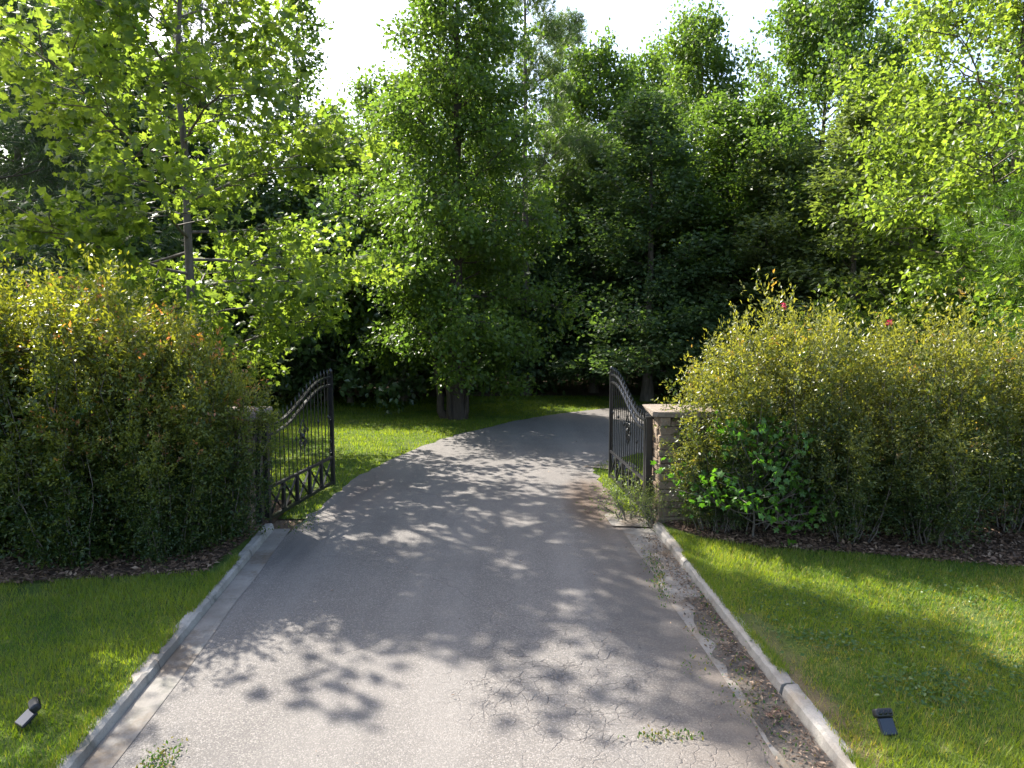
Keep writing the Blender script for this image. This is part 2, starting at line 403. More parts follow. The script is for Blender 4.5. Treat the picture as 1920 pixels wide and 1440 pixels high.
def kerb(a, b, side, label):
    """kerb stones with joints plus a gutter pan that falls towards the kerb; side +1 = road to the right"""
    root = empty('kerb', (a[0], a[1], 0)); tag(root, label, kind='structure')
    d = (b - a) / np.linalg.norm(b - a); nrm = np.array((d[1], -d[0])) * side
    Ltot = np.linalg.norm(b - a); s = 0.0; k = 0
    rr = np.random.default_rng(3 + int(side))
    cuts = [0.0]
    while cuts[-1] < Ltot: cuts.append(cuts[-1] + rr.uniform(1.3, 1.7))
    cuts[-1] = Ltot
    for s0, s1 in zip(cuts[:-1], cuts[1:]):
        m = 21
        prof = [(-0.070, -0.05), (-0.070, 0.082), (-0.052, 0.090), (0.015, 0.088), (0.042, 0.068), (0.066, -0.05)]
        us = np.linspace(s0 + 0.008, s1 - 0.008, m); Vs = []
        tilt = rr.normal(0, 0.004); off = rr.normal(0, 0.005)
        for u in us:
            for (q, z) in prof:
                w = rr.normal(0, 0.0028)
                c = a + d * u + nrm * (q + off + w)
                Vs.append((c[0] - a[0], c[1] - a[1], z + tilt + (rr.normal(0, 0.0026) - (.014 if z > .06 and rr.random() < .04 else 0) if z > 0 else 0)))
        P = len(prof); Fs = []
        for r_ in range(m - 1):
            for c in range(P):
                c2 = (c + 1) % P
                Fs.append((r_ * P + c, r_ * P + c2, (r_ + 1) * P + c2, (r_ + 1) * P + c))
        me = bpy.data.meshes.new('kerb_stone')
        me.from_pydata(Vs, [], Fs + [tuple(range(P))[::-1], tuple((m - 1) * P + q for q in range(P))])
        bm = bmesh.new(); bm.from_mesh(me); bmesh.ops.recalc_face_normals(bm, faces=bm.faces[:]); bm.to_mesh(me); bm.free()
        link('kerb_stone', me, M['kerb'], root)
    return root, d, nrm

kl, dl, nl = kerb(KL0, KL1, 1, 'left concrete kerb between shaded lawn and drive')
kr, dr, nr = kerb(KR0, KR1, -1, 'right concrete kerb between sunny lawn and drive')

def strip(name, pts0, pts1, z0, z1, mat, m=60, jit=0.0, kind='structure'):
    rr = np.random.default_rng(11)
    u = np.linspace(0, 1, m)[:, None]
    A = pts0[0] * (1 - u) + pts0[1] * u; B = pts1[0] * (1 - u) + pts1[1] * u
    B = B + np.c_[np.convolve(rr.normal(0, jit * 2.4, m + 8), np.hanning(11)[1:-1] / 5, 'valid'), np.zeros(m)] if jit else B
    V = np.concatenate([np.c_[A, np.full(m, z0)], np.c_[B, np.full(m, z1)]]); i = np.arange(m - 1)
    F = np.stack([i, i + 1, m + i + 1, m + i], 1)
    me = mesh_np(name, V, F)
    if me.polygons[0].normal.z < 0: me.flip_normals()
    o = link(name, me, mat); o['kind'] = kind; return o

strip('gutter', (KL0 + nl * .06, KL1 + nl * .06), (KL0 + nl * .29, KL1 + nl * .29), 0.003, 0.005, M['gutter'], 60, 0.008)
strip('gutter', (KR0 + nr * .06, KR1 + nr * .06), (KR0 + nr * .36, KR1 + nr * .50), 0.003, 0.005, M['gutter'], 60, 0.01)
strip('silt', (KR0 + nr * .07, lerp2(KR0, KR1, .72) + nr * .07), (KR0 + nr * .50, lerp2(KR0, KR1, .72) + nr * .32), 0.008, 0.0085, M['silt'], 160, 0.03)
# small concrete apron by the right gate post
sheet('apron', [(1.42, 9.95), (1.38, 10.5), (1.52, 10.75), (1.9, 10.7), (2.0, 9.9)], 0.02, M['gutter'])
sheet('apron', [(1.40, 14.0), (1.9, 13.75), (2.5, 13.9), (2.4, 14.5), (1.7, 14.4)], 0.012, M['gutter'])

# front lawns stand level with the kerb tops; the pine straw beds lie on them
sheet('front_lawn', [(klx(1.0) - .065, 1.0), (klx(9.6) - .065, 9.6), (-16, 9.6), (-16, 1.0)], 0.075, M['turf'], thick=0.10)
sheet('front_lawn', [(krx(1.0) + .065, 1.0), (krx(10.0) + .065, 10.0), (16, 10.0), (16, 1.0)], 0.075, M['turf'], thick=0.10)
sheet('mulch_bed', [(klx(7.9) - .35, 7.95), (klx(9.6) - .1, 9.0), (klx(9.6) - .1, 11.1), (-16, 11.4), (-16, 7.6), (-8, 7.75), (-6, 7.55), (-5, 7.75)], 0.095, M['mulch'], thick=0.12)
sheet('mulch_bed', [(2.16, 9.75), (2.5, 9.25), (3.2, 8.85), (4.1, 8.7), (5.0, 8.45), (6.1, 8.15), (8, 7.9), (16, 7.6), (16, 11.3), (2.16, 11.3)], 0.095, M['mulch'], thick=0.12)

# ------------------------------------------------------------------ stone pillars and wall
def rough_block(seed):
    bm = bmesh.new(); bmesh.ops.create_cube(bm, size=1.0)
    rr = random.Random(seed)
    for v in bm.verts:
        v.co += Vector((rr.uniform(-.06, .06), rr.uniform(-.06, .06), rr.uniform(-.10, .10)))
    bmesh.ops.bevel(bm, geom=bm.edges[:], offset=0.07, segments=1, affect='EDGES')
    me = bpy.data.meshes.new('stone'); bm.to_mesh(me); bm.free(); me.materials.append(M['stone'])
    return me
STONES = [rough_block(s) for s in range(6)]

def lay(parent, rr, x0, x1, y, depth, z0, z1, flip=False, name='stone'):
    """one face of coursed stones running along local x (flip: along local y)"""
    z = z0
    while z < z1 - 0.02:
        h = min(rr.choice([.055, .075, .095, .12]), z1 - z)
        if z1 - (z + h) < 0.04: h = z1 - z
        x = x0
        while x < x1 - 0.01:
            w = rr.uniform(.14, .42)
            if x1 - (x + w) < 0.12: w = x1 - x
            o = bpy.data.objects.new(name, rr.choice(STONES)); COL.objects.link(o); o.parent = parent
            c = (x + w / 2, y + rr.uniform(-.018, .018), z + h / 2)
            s = (w - .012, depth, h - .008)
            if flip: c = (c[1], c[0], c[2]); s = (s[1], s[0], s[2])
            o.location = c; o.scale = s; o.rotation_euler = (0, 0, rr.uniform(-.02, .02))
            x += w
        z += h

def stone_pillar(loc, w, h, label, seed, cap_h=0.09):
    rr = random.Random(seed)
    root = empty('stone_pillar', loc); tag(root, label, 'pillar', 'stone pillars of the entrance')
    hw = w / 2
    b = Boxes(); b.box((-hw + .05, -hw + .05, 0), (hw - .05, hw - .05, h - .01)); link('core', b.mesh('core'), M['mortar'], root)
    lay(root, rr, -hw, hw, -hw + .05, .11, 0, h)
    lay(root, rr, -hw, hw, hw - .05, .11, 0, h)
    lay(root, rr, -hw + .11, hw - .11, -hw + .05, .11, 0, h, True)
    lay(root, rr, -hw + .11, hw - .11, hw - .05, .11, 0, h, True)
    o = bpy.data.objects.new('capstone', STONES[1].copy()); o.data.materials.clear(); o.data.materials.append(M['cap'])
    COL.objects.link(o); o.parent = root; o.location = (0, 0, h + cap_h / 2); o.scale = (w + .14, w + .14, cap_h)
    return root
stone_pillar((2.42, 10.26, -.02), .72, 1.60, 'stacked fieldstone pillar with flat capstone beside the right gate leaf', 1)
stone_pillar((-3.94, 10.0, -.02), .72, 1.60, 'stacked fieldstone pillar behind the left hedge end beside the left gate leaf', 2)
stone_pillar((6.22, 10.5, -.02), .62, 1.42, 'stone pillar half hidden in the right hedge, where the iron fence begins', 3)

wall = empty('stone_wall', (2.86, 10.45, 0)); tag(wall, 'low stacked stone wall running behind the right hedge between two pillars', 'wall')
b = Boxes(); b.box((0, -.13, 0), (3.0, .13, .92)); link('core', b.mesh('core'), M['mortar'], wall)
rr = random.Random(9)
lay(wall, rr, 0, 3.02, -.16, .10, 0, .92); 
x = 0
while x < 2.95:
    w = min(rr.uniform(.35, .6), 3.02 - x)
    o = bpy.data.objects.new('coping_stone', STONES[2]); COL.objects.link(o); o.parent = wall
    o.location = (x + w / 2, 0, .955); o.scale = (w - .012, .46, .075); x += w

# ------------------------------------------------------------------ iron gate
def gate_leaf(hinge, free, label, zlift):
    hx, hy = hinge; fx, fy = free
    Lg = math.hypot(fx - hx, fy - hy); ang = math.atan2(fy - hy, fx - hx)
    root = empty('gate_leaf', (hx, hy, zlift), ang); tag(root, label, 'gate', 'two leaves of the black iron gate')
    I = M['iron']
    zb, zm = 0.05, 0.50
    def top(u):                                  # S-curve of the upper rail from hinge to free end
        s = min(max((u - 0.10) / 0.80, 0), 1); s = s * s * (3 - 2 * s)
        return 1.40 + 0.50 * s
    def part(name, bx, parent=root): return link(name, bx.mesh(name), I, parent)
    b = Boxes(); b.box((-.035, -.035, 0.0), (.035, .035, top(0) + .04)); part('hinge_stile', b)
    b = Boxes(); b.box((Lg - .03, -.03, 0.0), (Lg + .03, .03, top(1) + .06)); st = part('free_stile', b)
    tb = Tubes(); tb.add([(Lg, 0, top(1) + .06), (Lg, 0, top(1) + .09), (Lg, 0, top(1) + .12), (Lg, 0, top(1) + .15)], [.012, .034, .034, .004], 8); link('ball_finial', tb.mesh('ball_finial'), I, st)
    us = np.linspace(0, 1, 25)
    for dz, nm in ((0, 'upper_rail'), (-.135, 'lower_top_rail')):
        tb = Tubes()
        rows = [(u * (Lg - .06) + .03, 0, top(u) + dz) for u in us]
        V = []; F = []
        for k, (x, y, z) in enumerate(rows):
            V += [(x, -.024, z - .014), (x, .024, z - .014), (x, .024, z + .014), (x, -.024, z + .014)]
            if k: F += [(4 * k - 4 + a, 4 * k - 4 + (a + 1) % 4, 4 * k + (a + 1) % 4, 4 * k + a) for a in range(4)]
        F = [f[::-1] for f in F]
        link(nm, mesh_np(nm, V, F), I, root)
    b = Boxes(); b.box((.03, -.024, zm - .02), (Lg - .03, .024, zm + .02)); part('middle_rail', b)
    b = Boxes(); b.box((.03, -.024, zb - .02), (Lg - .03, .024, zb + .025)); part('bottom_rail', b)
    NP = 17
    for k in range(1, NP):
        u = k / NP; x = u * Lg; zt = top(u) + .115
        tb = Tubes(); tb.add([(x, 0, zm + .015), (x, 0, zt - .06)], .0085, 6); p = link('picket', tb.mesh('picket'), I, root)
        tb = Tubes(); tb.add([(x, 0, zt - .075), (x, 0, zt - .045), (x, 0, zt - .02), (x, 0, zt + .035)], [.009, .019, .016, .001], 6); link('spear_tip', tb.mesh('spear_tip'), I, p)
        if k % 3 == 1:
            tb = Tubes(); zz = (zm + top(u)) / 2 + .02
            tb.add([(x, 0, zz - .035), (x, 0, zz - .012), (x, 0, zz + .012), (x, 0, zz + .035)], [.009, .02, .02, .009], 6); link('collar', tb.mesh('collar'), I, p)
    NB = 5
    for k in range(NB):
        x0 = .03 + (Lg - .06) * k / NB; x1 = .03 + (Lg - .06) * (k + 1) / NB
        if k:
            b = Boxes(); b.box((x0 - .026, -.022, zb + .02), (x0 + .026, .022, zm - .018)); part('post', b)
        b = Boxes(); b.bar((x0 + .02, -.006, zb + .02), (x1 - .02, -.006, zm - .02), .012, .03, (0, 1, 0)); part('cross_brace', b)
        b = Boxes(); b.bar((x0 + .02, .007, zm - .02), (x1 - .02, .007, zb + .02), .012, .03, (0, 1, 0)); part('cross_brace', b)
        tb = Tubes(); cx = (x0 + x1) / 2; cz = (zb + zm) / 2; a = np.linspace(0, 2 * math.pi, 15)
        tb.add(np.c_[cx + .045 * np.cos(a), np.zeros(15), cz + .045 * np.sin(a)], .008, 5); link('ring', tb.mesh('ring'), I, root)
    # scrollwork medallion in the middle and C-scrolls against both stiles
    def scroll(cx, cz, r, start, turns, sgn, rad=.008):
        a = np.linspace(0, turns * 2 * math.pi, 26)
        rr_ = r * (1 - a / (turns * 2 * math.pi) * .78)
        return np.c_[cx + sgn * rr_ * np.cos(a + start), np.full(26, -.012), cz + rr_ * np.sin(a + start)]
    cx, cz = Lg * .5, 1.06
    tb = Tubes()
    for sg in (-1, 1):
        tb.add(scroll(cx + sg * .075, cz + .08, .07, 0, 1.3, sg), .0085, 5)
        tb.add(scroll(cx + sg * .075, cz - .09, .07, math.pi, 1.3, sg), .0085, 5)
        tb.add([(cx + sg * .02, -.012, cz - .25), (cx + sg * .10, -.012, cz - .12), (cx + sg * .05, -.012, cz), (cx + sg * .10, -.012, cz + .12), (cx, -.012, cz + .27)], .008, 5)
    tb.add([(cx, -.014, cz - .05), (cx, -.014, cz - .02), (cx, -.014, cz + .02), (cx, -.014, cz + .05)], [.004, .035, .035, .004], 8)
    link('medallion', tb.mesh('medallion'), I, root)
    for x, sg in ((.035, 1), (Lg - .03, -1)):
        for c0 in (.62, .80, 1.20):
            tb = Tubes(); tb.add(scroll(x + sg * .06, c0, .055, math.pi / 2, 1.25, sg), .008, 5)
            link('scroll', tb.mesh('scroll'), I, root)
    return root
GL_h, GL_f = (-3.50, 10.08), (-3.14, 12.38)
GR_h, GR_f = (2.00, 10.55), (1.80, 12.93)
gate_leaf(GL_h, GL_f, 'left leaf of the open black iron gate, standing against the lawn', .03)
gate_leaf(GR_h, GR_f, 'right leaf of the open black iron gate, standing beside the lit stone pillar', .03)
for (x, y), lab in (((-3.53, 9.84), 'black square iron post carrying the left gate leaf'), ((1.995, 10.33), 'black square iron post carrying the right gate leaf')):
    root = empty('gate_post', (x, y, 0)); tag(root, lab, 'post', 'iron posts that carry the gate leaves')
    b = Boxes(); b.box((-.045, -.045, 0), (.045, .045, 1.5)); link('shaft', bevel_mesh(b.mesh('shaft'), .006), M['iron'], root)
    b = Boxes(); b.box((-.055, -.055, 1.5), (.055, .055, 1.53)); link('post_cap', b.mesh('post_cap'), M['iron'], root)
    for z in (.35, 1.2):
        b = Boxes(); b.box((-.02, .045, z), (.02, .19, z + .05)); link('hinge', b.mesh('hinge'), M['iron'], root)

# iron fence beyond the second pillar
fence = empty('iron_fence', (6.55, 10.5, 0)); tag(fence, 'black iron picket fence glimpsed through the right hedge beside the stone pillar', 'fence')
for z, nm in ((.27, 'bottom_rail'), (1.22, 'top_rail')):
    b = Boxes(); b.box((0, -.018, z), (5.0, .018, z + .035)); link(nm, b.mesh(nm), M['iron'], fence)
for k in range(36):
    x = .07 + k * .138
    b = Boxes(); b.box((x - .009, -.009, .08), (x + .009, .009, 1.36)); link('picket', b.mesh('picket'), M['iron'], fence)
for x in (2.48, 4.96):
    b = Boxes(); b.box((x - .035, -.035, -.02), (x + .035, .035, 1.45)); link('post', b.mesh('post'), M['iron'], fence)

# ------------------------------------------------------------------ leaves and branches
TPL = {}
TPL['rhomb'] = (np.array([(0, 0, 0), (.34, .42, .05), (0, 1, -.04), (-.34, .42, .05)], float), np.array([(0, 1, 2), (0, 2, 3)]))
TPL['slim'] = (np.array([(0, 0, 0), (.22, .45, .04), (0, 1, -.06), (-.22, .45, .04)], float), np.array([(0, 1, 2), (0, 2, 3)]))
_a = np.array([(0, 0), (.42, .10), (.30, .36), (.62, .62), (.24, .64), (0, 1.0), (-.24, .64), (-.62, .62), (-.30, .36), (-.42, .10)])
TPL['lobed'] = (np.c_[np.r_[[(0, .38)], _a], np.r_[[.05], np.where(np.abs(_a[:, 0]) > .4, -.07, 0.0)]],
                np.array([(0, k, k % 10 + 1) for k in range(1, 11)]))
_n = 7; _v = [(0, 0, 0)]; _f = []
for k in range(_n):
    a = 2 * math.pi * k / _n; c, s = math.cos(a), math.sin(a)
    b0 = len(_v); d = np.array((c * .45, .85, s * .45)); q = np.array((-s, 0, c)) * .035
    _v += [tuple(d * .1 + q), tuple(d * .1 - q), tuple(d)]; _f.append((b0, b0 + 1, b0 + 2))
TPL['tuft'] = (np.array(_v), np.array(_f))

def unit(a): return a / (np.linalg.norm(a, axis=-1, keepdims=True) + 1e-9)

def leaf_mesh(name, tpl, pos, axis, nrm, size, tint, flush):
    tv, tf = TPL[tpl]; N = len(pos); m = len(tv)
    y = unit(axis); z = unit(nrm - y * np.sum(nrm * y, 1, keepdims=True)); x = np.cross(y, z)
    s = size[:, None, None]
    V = pos[:, None, :] + s * (x[:, None, :] * tv[None, :, 0:1] + y[:, None, :] * tv[None, :, 1:2] + z[:, None, :] * tv[None, :, 2:3])
    F = (tf[None] + (np.arange(N) * m)[:, None, None]).reshape(-1, 3)
    return mesh_np(name, V.reshape(-1, 3), F, {'tint': np.repeat(np.clip(tint, 0, 1), m), 'flush': np.repeat(np.clip(flush, 0, 1), m)})

def spray(rg, A, B, per, spread, size, up=1.0, rnd=0.7, droop=0.25, tint=(.45, .25), out=None):
    """leaves along twigs A->B"""
    nT = len(A); idx = np.repeat(np.arange(nT), per); N = len(idx)
    u = rg.uniform(0.05, 1.08, N)[:, None]
    pos = A[idx] * (1 - u) + B[idx] * u + rg.normal(0, spread, (N, 3))
    d = unit(B - A)[idx]
    axis = d * .7 + rg.normal(0, .7, (N, 3)); axis[:, 2] -= droop
    nr_ = rg.normal(0, rnd, (N, 3)); nr_[:, 2] += up
    tw = rg.normal(0, tint[1] * .9, nT)[idx]
    ti = tint[0] + tw + rg.normal(0, tint[1] * .5, N)
    return pos, axis, nr_, size * rg.uniform(.6, 1.25, N), ti, idx

def grow(seed, H, clear, prof, n_limb, trunk_r, ang=(5, 55), lean=0.3, droop=0.0, sub=1.6, twl=.5, forks=0, ntw=4, flat=0.35, u0=.22):
    """trunk and limbs as tubes, plus twig start and end points"""
    rg = np.random.default_rng(seed); T = Tubes(); A = []; B = []
    k = 12; zs = np.linspace(0, H, k)
    off = np.cumsum(rg.normal(0, lean / k, (k, 2)), 0) * np.linspace(0, 1.6, k)[:, None]
    tr = np.c_[off, zs]
    rad = trunk_r * (1 - zs / H * .93); rad[0] *= 1.45; rad[1] *= 1.02
    T.add(tr, rad, 9)
    def at(z): return np.array([np.interp(z, zs, tr[:, q]) for q in range(3)])
    for i in range(n_limb):
        tn = (i + rg.uniform(0, .9)) / n_limb
        z = clear + (H * .985 - clear) * tn
        Rl = prof(tn) * rg.uniform(.70, 1.15)
        az = i * 2.39996 + rg.normal(0, .3)
        el = R(ang[0] + (ang[1] - ang[0]) * tn + rg.normal(0, 9))
        d = np.array((math.cos(az) * math.cos(el), math.sin(az) * math.cos(el), math.sin(el)))
        m = 6; P = [at(z)]
        for q in range(m):
            P.append(P[-1] + d * Rl / m)
            d = d + rg.normal(0, .10, 3) + np.array((0, 0, .05 - droop * (q + 1) / m)); d /= np.linalg.norm(d)
        P = np.array(P)
        r0 = max(.009, min(trunk_r * .36, .010 + .010 * Rl) * (1 - .5 * tn))
        T.add(P, np.linspace(r0, .006, m + 1), 5)
        ns = int(3 + Rl * sub)
        for j in range(ns):
            u = u0 + (1.02 - u0) * (j + rg.uniform(0, 1)) / ns; u = min(u, 1.0)
            p = np.array([np.interp(u * m, np.arange(m + 1), P[:, q]) for q in range(3)])
            dd = P[min(int(u * m) + 1, m)] - P[max(int(u * m) - 1, 0)]; dd /= np.linalg.norm(dd) + 1e-9
            sd = np.cross(dd, (0, 0, 1)) * (1 if j % 2 else -1)
            e = dd * rg.uniform(.3, 1) + sd * rg.uniform(.3, 1.1) + np.array((0, 0, rg.normal(.08 - droop, flat)))
            e /= np.linalg.norm(e)
            Ls = (.28 + .42 * Rl * (1 - u * .55)) * rg.uniform(.6, 1.15)
            q1 = p + e * Ls
            T.add([p, (p + q1) / 2 + rg.normal(0, .04, 3), q1], [r0 * .35 + .003, r0 * .22 + .003, .003], 3)
            for w in range(ntw + int(Ls * 2.2)):
                s = rg.uniform(.2, 1.0); a = p + (q1 - p) * s
                f = e + rg.normal(0, .65, 3); f[2] -= droop * .6; f /= np.linalg.norm(f)
                A.append(a); B.append(a + f * twl * rg.uniform(.5, 1.2))
    return T, np.array(A), np.array(B), rg

def crown(name, seedgrow, tpl, per, spread, size, tint=(.45, .22), up=1.0, rnd=.7, droop=.25, flush_top=0.0):
    T, A, B, rg = seedgrow
    pos, ax, nr_, sz, ti, idx = spray(rg, A, B, per, spread, size, up, rnd, droop, tint)
    fl = np.zeros(len(pos))
    if flush_top: fl = (rg.uniform(0, 1, len(pos)) < flush_top) * rg.uniform(.3, .9, len(pos))
    return leaf_mesh(name, tpl, pos, ax, nr_, sz, ti, fl)

def tree(kind, loc, label, cat, trunk_me, crown_me, bark, leaf, rz=0, s=1.0, sz=None, group=None):
    root = empty(kind, loc, rz); root.scale = (s, s, sz if sz else s)
    tag(root, label, cat, group)
    link('trunk', trunk_me, bark, root)
    c = bpy.data.objects.new('crown', crown_me); COL.objects.link(c); c.parent = root
    if not crown_me.materials: crown_me.materials.append(leaf)
    c.material_slots[0].link = 'OBJECT'; c.material_slots[0].material = leaf
    return root

# --- the near tree on the left: broad lobed leaves, loose layered boughs
g = grow(21, 14.0, 2.2, lambda t: 3.2 * (1 - t) ** .62 * (.85 + .35 * min(t * 3, 1)) + .3, 50, .115, ang=(-8, 58), lean=.5, droop=.10, sub=2.4, twl=.55, ntw=4, flat=.22)
NT_LOC = np.array((-6.72, 15.2, -.03))
pos, ax, nr_, sz, ti, idx = spray(g[3], g[1], g[2], 8, .12, .165, .9, .75, .35, (.64, .22))
wp = pos + NT_LOC
# the 300 leaves that hang nearest to the drive are leaves of their own, the rest of the crown is one part
vis = (np.abs(wp[:, 0] / wp[:, 1]) < .70) & ((wp[:, 2] - CAM_H) / wp[:, 1] < .40) & (wp[:, 2] > 2.6)
near_i = np.argsort(np.where(vis, np.linalg.norm(wp - np.array((0, 0, CAM_H)), axis=1), 1e9))[:300]
keep = np.ones(len(pos), bool); keep[near_i] = False
cr = leaf_mesh('crown', 'lobed', pos[keep], ax[keep], nr_[keep], sz[keep], ti[keep], np.zeros(keep.sum()))
nt = tree('sweetgum_tree', tuple(NT_LOC), 'bright yellow-green broadleaf tree with grey trunk rising behind the left hedge', 'tree',
          g[0].mesh('trunk'), cr, M['bark_pale'], M['leaf_bright'])
z3 = np.zeros((1, 3)); LEAVES = []
for tv_ in (.25, .4, .55, .7, .85):
    lm = leaf_mesh('leaf', 'lobed', z3, np.array([(0, 1., 0)]), np.array([(0, 0, 1.)]), np.ones(1), np.array([tv_]), np.zeros(1))
    lm.materials.append(M['leaf_bright']); LEAVES.append(lm)
yy = unit(ax); zz = unit(nr_ - yy * np.sum(nr_ * yy, 1, keepdims=True)); xx = np.cross(yy, zz)
for q in near_i:
    o = bpy.data.objects.new('leaf', LEAVES[int(np.clip(ti[q] * 5, 0, 4))]); COL.objects.link(o); o.parent = nt
    o.location = pos[q]; o.scale = (sz[q],) * 3
    o.rotation_euler = Matrix((xx[q], yy[q], zz[q])).transposed().to_euler()

# --- the tree that stands alone on the lawn beyond the gate
def prof_c(t):
    return 2.75 * (1 - t) ** .62 + .45 if t > .10 else 2.2
g = grow(35, 14.6, 1.55, prof_c, 84, .24, ang=(-9, 50), lean=.4, droop=.10, sub=2.6, twl=.5, ntw=4, u0=.06)
lt = tree('lawn_tree', (-1.60, 20.7, -.02), 'tall leafy tree standing alone on the lawn where the drive bends', 'tree',
     g[0].mesh('trunk'), crown('crown', g, 'rhomb', 20, .15, .14, (.50, .24), up=.8, rnd=.8, droop=.3), M['bark_dark'], M['leaf_mid'])
tb = Tubes()
for (dx, dy, tx, ty, h, r) in ((-.48, .0, -.75, .1, 2.6, .12), (-.20, -.32, -.4, -.8, 2.1, .08), (.30, -.15, .85, -.3, 2.2, .07)):
    tb.add([(dx * .6, dy * .6, 0), (dx, dy, .25), (dx, dy, .7), (tx, ty, h)], [r * 1.5, r, r * .85, r * .3], 8)
link('side_stem', tb.mesh('side_stem'), M['bark_dark'], lt)

# --- prototypes for the wood behind
protos = {}
def proto(key, *a, leaf='rhomb', per=19, spread=.20, size=.185, tint=(.45, .24), up=.8, rnd=.8, droop=.25, flush=0.0, **kw):
    g = grow(*a, **kw)
    protos[key] = (g[0].mesh('trunk'), crown('crown', g, leaf, per, spread, size, tint, up, rnd, droop, flush))
proto('oval', 51, 14, 2.0, lambda t: 3.2 * (1 - t) ** .5 * (.7 + .6 * min(t * 2.5, 1)) + .35, 46, .20, ang=(0, 50), sub=1.9, twl=.65, u0=.12)
proto('cone', 52, 15, 1.4, lambda t: 3.1 * (1 - t) ** .8 + .4, 52, .19, ang=(-4, 42), sub=1.9, twl=.6, u0=.12)
proto('broad', 53, 14, 3.4, lambda t: 3.9 * math.sin(math.pi * min(.16 + t * .8, 1)) ** .7 + .5, 46, .24, ang=(8, 58), sub=1.7, twl=.7, u0=.15)
proto('slim', 54, 13, 2.5, lambda t: 1.7 * (1 - t) ** .5 * (.7 + .5 * min(t * 3, 1)) + .25, 34, .12, ang=(15, 65), sub=1.8, twl=.5, per=13, spread=.16, size=.16)
proto('pine', 55, 17, 6.5, lambda t: 2.6 * (1 - t) ** .6 + .4, 38, .19, ang=(0, 45), sub=1.6, twl=.45, leaf='tuft', per=6, spread=.12, size=.36, up=.4, rnd=1, droop=-.3)
proto('low_pine', 56, 14, 1.5, lambda t: 3.4 * (1 - t) ** .7 + .4, 46, .19, ang=(-8, 40), sub=1.6, twl=.45, leaf='tuft', per=6, spread=.12, size=.34, up=.4, rnd=1)
proto('bush', 57, 3.6, .15, lambda t: 1.9 * (1 - t) ** .5 + .3, 26, .06, ang=(5, 65), sub=2.2, twl=.4, per=14, spread=.14, size=.15)

GW = 'trees of the wood beyond the drive'
def px2x(px, Y): return (px - 960) / 1346 * Y * 1.0
